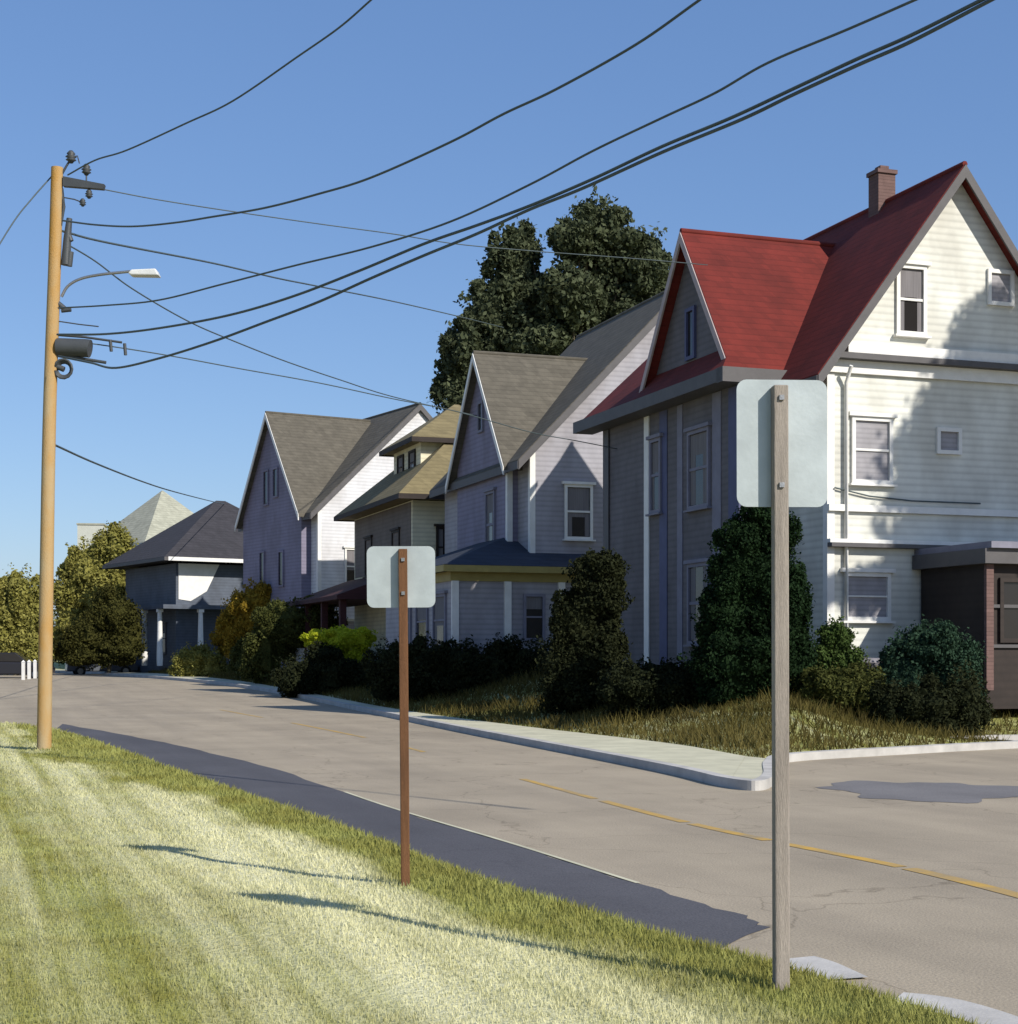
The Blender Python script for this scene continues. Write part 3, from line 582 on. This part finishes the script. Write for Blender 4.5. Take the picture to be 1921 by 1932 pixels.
for a, w, m in ((.9, .45, 'tcol'), (3.0, .3, 'tcol'), (3.9, .45, 'shutter')): MB().box(-.02, -.002, a, a+w, 1.4, ZE-.36).build('pilaster', M[m], h)
window(h, 'street', 0, 2.05, 5.4, 1.0, 1.75, frame='tcol', label='tall dark upstairs window')
window(h, 'street', 0, 4.55, 5.5, .5, 1.75, frame='tcol')
window(h, 'street', 0, 2.05, 2.1, 1.0, 1.8, frame='tcol')
window(h, 'street', 0, 2.5, 9.1, .35, 1.1, frame='shutter', sill=False, rail=False)
def near_at(h_, x, y, yl):                      # local x and z of a painting point on the house's near wall y=yl
    th = h_.rotation_euler.z; v, u = Vector((math.cos(th), math.sin(th))), Vector((-math.sin(th), math.cos(th)))
    p = Vector(h_.location[:2])+u*yl; k = (x-CX)/FPX; a = (k*p.y-p.x)/(v.x-k*v.y); q = p+v*a
    return a, EYE+(HY-y)/FPX*q.y-h_.location.z
def wn(h_, yl, px0, px1, py0, py1, **kw):
    a0, z1 = near_at(h_, px0, py0, yl); a1, z1b = near_at(h_, px1, py0, yl); zm = (near_at(h_, (px0+px1)/2, py0, yl)[1]); z0 = near_at(h_, (px0+px1)/2, py1, yl)[1]
    return window(h_, 'near', yl, (a0+a1)/2, z0, a1-a0, zm-z0, **kw)
wn(h, -1.9, 1696, 1740, 508, 626, label='attic window with two dark sashes')
wn(h, -1.9, 1868, 1905, 517, 570, rail=False, sill=False, glass='blind', label='small attic vent')
wn(h, -1.9, 1612, 1676, 795, 906, glass='blind', label='upstairs window with a lowered blind')
wn(h, -1.9, 1772, 1806, 815, 850, sill=False, rail=False, glass='blind', label='small square upstairs window')
wn(h, -1.9, 1598, 1672, 1088, 1164, glass='blind', label='ground floor window with a drawn blind')
a_, z_ = near_at(h, 1730, 1115, -1.9)
ch = MB(); ca, cz = 4.55, 12.6
ch.box(ca-.24, ca+.24, .95, 1.4, 11.3, 13.6).box(ca-.28, ca+.28, .91, 1.44, 13.6, 13.7).box(ca-.12, ca+.12, 1.05, 1.3, 13.7, 13.82)
ch.build('chimney', M['brick'], ro)
cb = [near_at(h, x, y, -1.96) for x, y in ((1575, 920), (1640, 936), (1720, 945), (1850, 950))]
MB().tube([(a, -1.96, z) for a, z in cb], .018, 5).build('wall_cable', M['cable'], h)
# brown porch on the right
pa, pz = near_at(h, 1850, 1040, -4.2)
pz = 4.0
MB().box(pa, pa+5, -4.4, -2.0, .6, pz).build('porch_wall', M['brown'], h)
MB().box(pa-.12, pa+5.4, -4.75, -1.92, pz+.002, pz+.14).build('porch_roof', M['tcol'], h)
MB().box(pa-.2, pa+5.2, -4.65, -1.95, pz-.32, pz-.002).build('porch_beam', M['dtrim'], h)
for k in (0, 1.3, 2.6): MB().box(pa-.06+k, pa+.12+k, -4.5, -4.41, 1, pz-.33).build('porch_post', M['brick'], h)
for k in (1.9, 2.75): MB().box(pa-.02, pa+4.9, -4.46, -4.405, k, k+.07).build('porch_rail', M['dtrim'], h)
window(h, 'near', -4.4, pa+.75, 2.1, .7, 1.2, frame='brown', sill=False, rail=False)
MB().tube([(1.62, -2.2, ZE-.2), (1.62, -1.99, ZE-.55), (1.62, -1.99, 1.3), (1.7, -2.2, 1.05)], .045, 8).build('downpipe', M['trim'], h)
# grey drum by the wall
bx_, bz_ = near_at(h, 1640, 1225, -2.7); e2x = FX+bx_*math.cos(TH)+2.7*math.sin(TH); e2y = FY+bx_*math.sin(TH)-2.7*math.cos(TH)
gz = hz(e2x, e2y); d_ = MB().lathe((0, 0, 0), [(0, 0), (.30, 0), (.33, .05), (.35, .45), (.33, .82), (.35, .84), (.35, .88), (.25, .95), (0, .96)], 24).build('barrel', M['drum'])
d_.location = (e2x, e2y, gz-.02); tag(d_, 'round grey barrel under the ground floor window of the cream gable wall', 'barrel')

# ---- second house: grey roof, lilac gable, blue-roofed porch
h = empty('gabled_house', (FX, FY, 0), TH, 'shaded white house with grey-brown cross gables and a dark blue porch roof', 'house')
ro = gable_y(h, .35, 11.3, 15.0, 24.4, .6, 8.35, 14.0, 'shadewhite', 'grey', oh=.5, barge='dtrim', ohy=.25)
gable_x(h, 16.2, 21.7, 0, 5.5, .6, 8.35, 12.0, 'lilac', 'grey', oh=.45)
corner(h, .35, 15.0, .6, 8.3); corner(h, 0, 16.2, .6, 8.2)
window(h, 'street', 0, 17.9, 5.1, .8, 2.1, frame='tcol'); window(h, 'street', 0, 18.95, 9.5, .4, .9, frame='tcol', sill=False, rail=False)
window(h, 'near', 15.0, 4.6, 5.6, .9, 1.7, frame='trim'); window(h, 'near', 15.0, 7.3, 5.6, .9, 1.7); window(h, 'near', 15.0, 2.0, 5.6, .8, 1.6)
MB().box(3.3, 3.75, 14.9, 14.997, 4.9, 8.2).build('pilaster', M['tanwall'], h)
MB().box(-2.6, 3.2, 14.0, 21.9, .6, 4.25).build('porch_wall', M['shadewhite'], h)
hip(h, -2.6, 3.2, 14.0, 21.9, 4.55, 5.75, 'navy', oh=.35, name='porch_roof', fascia='yellow')
MB().box(-2.66, 3.26, 13.94, 21.96, 4.06, 4.36).build('porch_beam', M['yellow'], h)
for a in (-2.62, -.9, .9, 2.5): MB().box(a, a+.22, 13.9, 13.998, .6, 4.06).build('porch_post', M['trim'], h)
window(h, 'near', 14.0, 0.1, 2.3, .55, 1.3, frame='tcol', sill=False); window(h, 'near', 14.0, 1.75, 2.3, .55, 1.3, frame='tcol', sill=False)
for a in (15.2, 17.2, 19.2): window(h, 'street', -2.6, a, 2.1, 1.2, 1.5, frame='tcol')

# ---- third house: tan hipped roof with a dormer
h = empty('hipped_house', (FX, FY, 0), TH, 'square cream house with a tan hipped roof, a dormer and a maroon porch roof', 'house')
MB().box(0, 9.0, 27.6, 37.2, .6, 7.9).build('wall', M['tanwall'], h)
ro = hip(h, 0, 9.0, 27.6, 37.2, 8.1, 12.75, 'tan', oh=.75, fascia='brown')
MB().box(-.02, -.002, 27.8, 37.0, 5.25, 7.85).build('wall_or_shade_panel', M['shadepanel'], h)  # thin brown sheet stands in for shade on the tan street wall
dm = MB().box(1.0, 4, 29.9, 34.1, 8.4, 10.55).build('dormer', M['tanwall'], h)
hip(h, 1.0, 5.4, 29.9, 34.1, 10.7, 12.5, 'tan', oh=.5, name='dormer_roof', fascia='brown')
window(h, 'street', 1.0, 31.1, 9.4, .8, .85, frame='brown', sill=False); window(h, 'street', 1.0, 32.9, 9.4, .8, .85, frame='brown', sill=False)
window(h, 'near', 27.6, 1.5, 5.3, .9, 1.5, frame='brown'); window(h, 'street', 0, 30.0, 5.3, 1.0, 1.5, frame='brown'); window(h, 'street', 0, 34.5, 5.3, 1.0, 1.5, frame='brown')
MB().extr([(0.01, 28.2, 5.2), (-2.9, 28.2, 4.15), (-2.9, 28.2, 3.98), (.01, 28.2, 4.0)], [(0.01, 38.5, 5.2), (-2.9, 38.5, 4.15), (-2.9, 38.5, 3.98), (.01, 38.5, 4.0)]).build('porch_roof', M['maroon'], h)
for a in (28.5, 31.8, 35, 38.2): MB().box(-2.7, -2.45, a, a+.25, .8, 3.99).build('porch_post', M['maroon'], h)
MB().box(-2.65, -2.5, 28.7, 38.2, .8, 2.1).build('porch_rail', M['white'], h)
MB().box(-2.7, -.01, 28.5, 38.4, .7, 1.5).build('porch_floor', M['dtrim'], h)

# ---- fourth house: lilac gable
T4 = R(31); F4 = at(572, 960, 75)
h = empty('gabled_house', (F4.x, F4.y, 0), T4, 'tall lilac house with a steep shaded gable and grey roof, fourth from the right', 'house')
gable_y(h, .5, 11.2, -.6, 8.2, .6, 8.75, 13.9, 'white', 'grey', oh=.45, barge='dtrim', ohy=.15)
gable_x(h, .2, 7.6, 0, 5.4, .6, 8.75, 13.6, 'lilac', 'grey', oh=.35)
corner(h, .5, -.6, .6, 8.6)
MB().box(1, 1.6, -1.2, -.61, .6, 4).build('bay', M['white'], h) if False else None
for a, z0, hh in ((3.3, 9.6, 1.3), (4.5, 9.3, 1.6), (2.6, 5.2, 1.6), (5.0, 5.3, 1.6), (2.8, 2.2, 1.6)): window(h, 'street', 0, a, z0, .5, hh, frame='lilac', sill=False, rail=False)
window(h, 'near', -.6, 2.4, 5.2, .9, 1.6); window(h, 'near', -.6, 2.4, 2.2, 1.2, 1.2, glass='blind')

# ---- fifth: dark hip-roofed bungalow
T5 = R(33); F5 = at(332, 1055, 93)
h = empty('bungalow', (F5.x, F5.y, 0), T5, 'small slate blue bungalow with a charcoal hipped roof and white porch columns', 'house')
MB().box(0, 9.4, 0, 8.6, .6, 7.2).build('wall', M['slate'], h)
ro = hip(h, 0, 9.4, 0, 8.6, 7.5, 11.45, 'dark', oh=1.1, fascia='dtrim', ridge=((4.3, 4.3), (4.9, 4.3)))
MB().box(-.9, 6, -1.16, -1.135, 7.28, 7.5).build('gutter', M['trim'], ro)
MB().extr([(0.15, -.04, 7.2), (2.7, -.04, 7.2), (1.9, -.04, 5.6), (.9, -.04, 5.0), (.15, -.04, 5.1)], [(0.15, -.004, 7.2), (2.7, -.004, 7.2), (1.9, -.004, 5.6), (.9, -.004, 5.0), (.15, -.004, 5.1)]).build('wall_or_shade_panel', M['trim'], h)
for i, (x, y) in enumerate(((-.95, 8.3), (-.95, 6.6), (-.95, 2.6), (-.95, .1), (1.2, -.8), (3.2, -.8))):
    MB().box(x-.16, x+.16, y-.16, y+.16, 4.32, 4.5).lathe((x, y, 0), [(.17, 1.2), (.19, 1.6), (.13, 4.32)], 12).build('porch_column', M['trim'], h)
MB().box(-1.15, 4, -1.0, 8.6, 4.51, 4.75).build('porch_beam', M['slate'], h)
window(h, 'street', 0, 2.2, 2, 1.2, 1.6, frame='dtrim'); window(h, 'street', 0, 6, 2, 1.2, 1.6, frame='dtrim')
# ---- sixth: pale roof far behind
F6 = at(262, 1010, 116)
h = empty('hipped_house', (F6.x, F6.y, 0), R(45), 'distant house whose pale hipped roof shows above the dark bungalow and the olive tree', 'house')
MB().box(0, 7.6, -1, 6.6, .5, 9.9).build('wall', M['pale'], h)
hip(h, 0, 7.6, -1, 6.6, 10.0, 14.35, 'paleroof', oh=.4, fascia='pale', ridge=((3.75, 2.8), (3.85, 2.8)))
window(h, 'street', 0, 2, 6, 1, 1.5, frame='pale')
F7 = at(146, 990, 118)
h = empty('pale_block_building', (F7.x, F7.y, 0), R(8), 'pale flat-topped block rising behind the tall olive tree', 'building')
MB().box(0, 1.9, 0, 2.4, .5, F7.z).build('wall', M['pale'], h); MB().box(-.06, 1.96, -.06, 2.46, F7.z+.001, F7.z+.12).build('roof', M['paleroof'], h)

# ------------------------------------------------------------------ sign posts
def post(px, pt, pb, Y, w, m, sx0, sx1, sy0, sy1, label, lean):
    b = gnd(px, pb, .08); Y = b[1]; z0 = hz(b[0], Y)
    s = Y/FPX; top = at(px, pt, Y).z-z0
    e = empty('sign_post', (b[0], Y, z0), R(4), label, 'signpost', 'blank signs on timber posts at the roadside'); e.rotation_euler.y = lean
    MB().box(-w/2, w/2, -w/2, w/2, -.3, top).build('post', M[m], e, .006)
    x0, x1 = (sx0-px)*s, (sx1-px)*s; za, zb = at(0, sy1, Y).z-z0, at(0, sy0, Y).z-z0; r = .05
    pts = []
    for cx, cz, a0 in ((x1-r, za+r, -90), (x1-r, zb-r, 0), (x0+r, zb-r, 90), (x0+r, za+r, 180)):
        pts += [(cx+r*math.cos(R(a0+k*18)), cz+r*math.sin(R(a0+k*18))) for k in range(6)]
    MB().extr([(x, w/2+.001, z) for x, z in pts], [(x, w/2+.006, z) for x, z in pts]).build('sign_panel', M['alu'], e)
    bb = MB()
    for z in (za+.1, zb-.1):
        bb.add([], []); bb.box(-.012, .012, -w/2-.012, -w/2-.001, z-.012, z+.012)
    bb.build('bolt', M['bolt'], e)
    return e
post(1474, 728, 1862, 8, .072, 'post', 1395, 1569, 714, 955, 'tall grey brown timber post nearest us, its pale sign over the cream house', R(-.15))
post(765, 1036, 1667, 12, .064, 'rust', 697, 826, 1030, 1146, 'rust brown timber post midway, its small pale sign before the porch', R(-.45))

# ------------------------------------------------------------------ utility pole
PB = gnd(82, 1412, .08); PY = PB[1]; PX = PB[0]; pz0 = hz(PX, PY)
e = empty('utility_pole', (PX, PY, pz0), 0, 'tall weathered wooden utility pole with a street lamp arm and wires, left', 'utility pole')
loc = lambda x, y, dy=0: at(x, y, PY)-Vector((PX, PY, pz0))+Vector((0, dy, 0))
cp = catmull([loc(83, 1424), loc(87, 1150), loc(93, 800), loc(103, 500), loc(108, 316)], 5)
MB().tube(cp, .128, 16, r1=.105).build('shaft', M['wood'], e)
ir = M['iron']
MB().extr([loc(120, 334, -.06), loc(198, 349, -.06), loc(196, 358, -.06), (loc(120, 352, -.06))], [loc(120, 334, .06), loc(198, 349, .06), loc(196, 358, .06), loc(120, 352, .06)]).build('bracket', ir, e)
def insul(p, s=1, up=1):
    MB().lathe(p, [(0, -.10*s), (.03*s, -.1*s), (.05*s, -.07*s), (.085*s, -.05*s), (.05*s, -.02*s), (.09*s, 0), (.05*s, .03*s), (.07*s, .05*s), (.03*s, .1*s), (0, .1*s)], 12).build('insulator', ir, e)
insul(loc(134, 296), 1.1); insul(loc(163, 320), 1.0); insul(loc(168, 366), .8); insul(loc(156, 382), .7)
MB().tube([loc(116, 330), loc(126, 312), loc(134, 300)], .02, 6).tube([loc(134, 296), loc(146, 294), loc(150, 308)], .012, 6).tube([loc(163, 345), loc(163, 320)], .014, 6).tube([loc(168, 350), loc(168, 366)], .012, 6).tube([loc(118, 372), loc(140, 376), loc(156, 382)], .012, 6).build('pin_arm', ir, e)
MB().tube([loc(116, 356), loc(120, 390), loc(114, 425)], .035, 8).build('ground_lead', ir, e)
MB().tube([loc(124, 500), loc(127, 450), loc(131, 412)], .085, 10, r1=.05).tube([loc(134, 455), loc(128, 440)], .05, 8).tube([loc(130, 502), loc(133, 475)], .06, 8).build('cutout_switch', ir, e)
arm = MB().tube(catmull([loc(116, 560), loc(128, 540), loc(152, 526), (loc(190, 518)), loc(246, 512)], 6), .026, 8).build('lamp_arm', M['bolt'], e)
lh = MB(); A = [loc(x, y, -.12) for x, y in ((244, 518), (250, 511), (296, 509), (302, 522), (250, 521))]; B = [loc(x, y, .12) for x, y in ((244, 518), (250, 511), (296, 509), (302, 522), (250, 521))]
lh.extr(A, B).build('lamp_head', M['lamp'], e, .02)
MB().tube([loc(104, 568), loc(122, 583)], .05, 8).tube([loc(116, 586), loc(134, 584)], .04, 8).build('cable_clamp', ir, e)
MB().tube([loc(108, 655), loc(112, 655), loc(164, 657), loc(170, 658)], .16, 14).build('splice_case', ir, e)
MB().tube([loc(108, 632), loc(160, 636), loc(230, 646)], .022, 6).tube([loc(105, 668), loc(150, 676), loc(200, 684)], .03, 6).build('guy_strand', ir, e)
lp = MB()
for k in range(4): lp.tube([loc(121, 697, .02*k)+Vector((.16*math.cos(t)*(1-.08*k), -.06, .17*math.sin(t)*(1-.1*k))) for t in np.linspace(0, 6.28, 14)], .022, 6)
lp.tube([loc(104, 690), loc(121, 697)], .05, 8).build('cable_coil', ir, e)
MB().tube([loc(110, 606), loc(150, 612), loc(186, 616)], .012, 6).build('spare_arm', ir, e)
for x, y in ((208, 655), (235, 662)): MB().tube([loc(x, y-14), loc(x+2, y+8)], .03, 6).build('cable_hanger', ir, e)

# wires: each hangs in its own upright plane between the pole and where it leads
PV = Vector((PX, PY))
def onplane(x, y, d):
    # intersect the sight line with the upright plane through the pole along d
    k = (x-CX)/FPX; t = (k*PV.y-PV.x)/(d[0]-k*d[1]); q = PV+Vector(d)*t; return at(x, y, q.y)
GW = 'overhead wires strung from the utility pole'
def wire(pts, d, r, label, ext=0, n=8):
    P = [onplane(x, y, d) for x, y in pts]; C = catmull(P, n)
    if ext:
        t = (C[-1]-C[-4]).normalized(); C += [C[-1]+t*k*ext/4+Vector((0, 0, .004*(k*ext/4)**2)) for k in range(1, 5)]
    o = MB().tube(C, r, 7).build('overhead_wire', M['cable']); return tag(o, label, 'wire', GW)
D1 = (.68, -.74)
wire([(128, 330), (180, 302), (240, 283), (350, 233), (440, 190), (560, 108), (640, 52), (700, 0)], D1, .014, 'topmost wire, rising from the pole top to the upper left third of the sky', 8)
wire([(118, 416), (180, 424), (250, 427), (330, 420), (400, 409), (500, 392), (600, 366), (700, 335), (850, 268), (950, 215), (1050, 168), (1200, 84), (1320, 0)], D1, .016, 'second wire down, sweeping from the switch to the top centre of the sky', 8)
wire([(110, 581), (200, 576), (300, 566), (420, 536), (560, 500), (700, 466), (850, 418), (1000, 348), (1120, 284), (1250, 222), (1350, 175), (1450, 118), (1600, 55), (1735, -4)], D1, .014, 'third wire down, starting just below the street lamp arm', 8)
wire([(108, 631), (200, 630), (300, 619), (430, 595), (550, 560), (680, 510), (800, 460), (900, 425), (1000, 388), (1120, 337), (1250, 276), (1380, 222), (1500, 166), (1620, 110), (1720, 66), (1860, -4)], D1, .019, 'thick fourth cable, starting above the splice case', 8)
wire([(110, 672), (170, 684), (218, 694), (300, 676), (400, 645), (500, 608), (600, 570), (700, 525), (800, 482), (900, 441), (1000, 395), (1100, 355), (1250, 287), (1400, 225), (1500, 177), (1620, 122), (1720, 78), (1870, 0)], D1, .019, 'lowest thick cable, sagging below the splice case before it rises', 8)
def ddir(px, Y): q = Vector(((px-CX)/FPX*Y, Y))-PV; q.normalize(); return tuple(q)
wire([(120, 342), (230, 364), (300, 377), (420, 396), (600, 422), (740, 441), (860, 460), (1000, 473), (1200, 488), (1335, 500)], ddir(1335, 37.5), .011, 'thin wire from the pole top to the attic gable of the red-roofed house')
wire([(118, 436), (200, 457), (400, 496), (520, 524), (600, 540), (740, 568), (870, 598), (950, 618)], ddir(950, 79), .022, 'wire from the switch that ends against the tall dark tree')
wire([(122, 458), (180, 493), (250, 545), (355, 606), (445, 645), (540, 682), (640, 716), (740, 748), (870, 778), (900, 784)], ddir(900, 54), .015, 'steep wire crossing behind the lamp arm down to the grey-roofed house')
wire([(108, 640), (200, 652), (320, 671), (450, 695), (600, 722), (740, 752), (860, 776), (1000, 815), (1090, 832), (1165, 847)], ddir(1165, 42.5), .012, 'long service wire from the splice case to the corner of the red-roofed house')
wire([(100, 838), (180, 874), (270, 909), (330, 928), (400, 946), (424, 951)], ddir(424, 99.5), .022, 'lowest thin wire, from halfway up the pole to the charcoal bungalow roof')
wire([(98, 332), (60, 375), (20, 427), (-60, 560)], (-.82, -.57), .013, 'short wire leaving the pole top to the left edge')

# ------------------------------------------------------------------ far left: fence and parked cars
def car(px, Y, rz, m, label):
    X = (px-CX)/FPX*Y; z = hz(X, Y); e = empty('parked_car', (X, Y, z), rz, label, 'car', 'cars parked beyond the road')
    prof = [(-2.15, .3), (2.1, .3), (2.15, .65), (1.9, .85), (1.0, .95), (-1.6, 1.0), (-2.1, .9)]
    MB().extr([(x, -.85, zz) for x, zz in prof], [(x, .85, zz) for x, zz in prof]).build('body', M[m], e, .08)
    cab = [(-1.75, .98), (.95, .94), (.35, 1.42), (-1.1, 1.45)]
    MB().extr([(x, -.72, zz) for x, zz in cab], [(x, .72, zz) for x, zz in cab]).build('cabin', M['glass'], e, .05)
    MB().extr([(x, -.70, 1.455) for x in (-1.05, .3)]+[(x, -.7, 1.40) for x in (.36, -1.12)], [(x, .70, 1.455) for x in (-1.05, .3)]+[(x, .7, 1.40) for x in (.36, -1.12)]).build('car_roof', M[m], e, .02)
    for x in (-1.35, 1.35):
        for y in (-.8, .8):
            w = MB().tube([(x, y-.1, .32), (x, y+.1, .32)], .32, 18).build('wheel', M['rubber'], e); MB().tube([(x, y-.11, .32), (x, y+.11, .32)], .18, 12).build('rim', M['bolt'], w)
car(22, 84, R(8), 'paintd', 'black car parked left of the utility pole')
car(192, 98, R(20), 'paintg', 'grey car parked in front of the dark round tree')
for i in range(3):
    px = (44, 55, 66)[i]; Y = 80+i*1.5; X = (px-CX)/FPX*Y; z = hz(X, Y)
    o = MB().box(-.07, .07, -.07, .07, -.2, 1.0).add([(-.09, -.09, 1), (.09, -.09, 1), (.09, .09, 1), (-.09, .09, 1), (0, 0, 1.12)], [(0, 1, 4), (1, 2, 4), (2, 3, 4), (3, 0, 4), (3, 2, 1, 0)]).build('bollard', M['trim']); o.location = (X, Y, z)
    tag(o, 'short white post in the row beside the black car', 'post', 'row of white posts beyond the road')
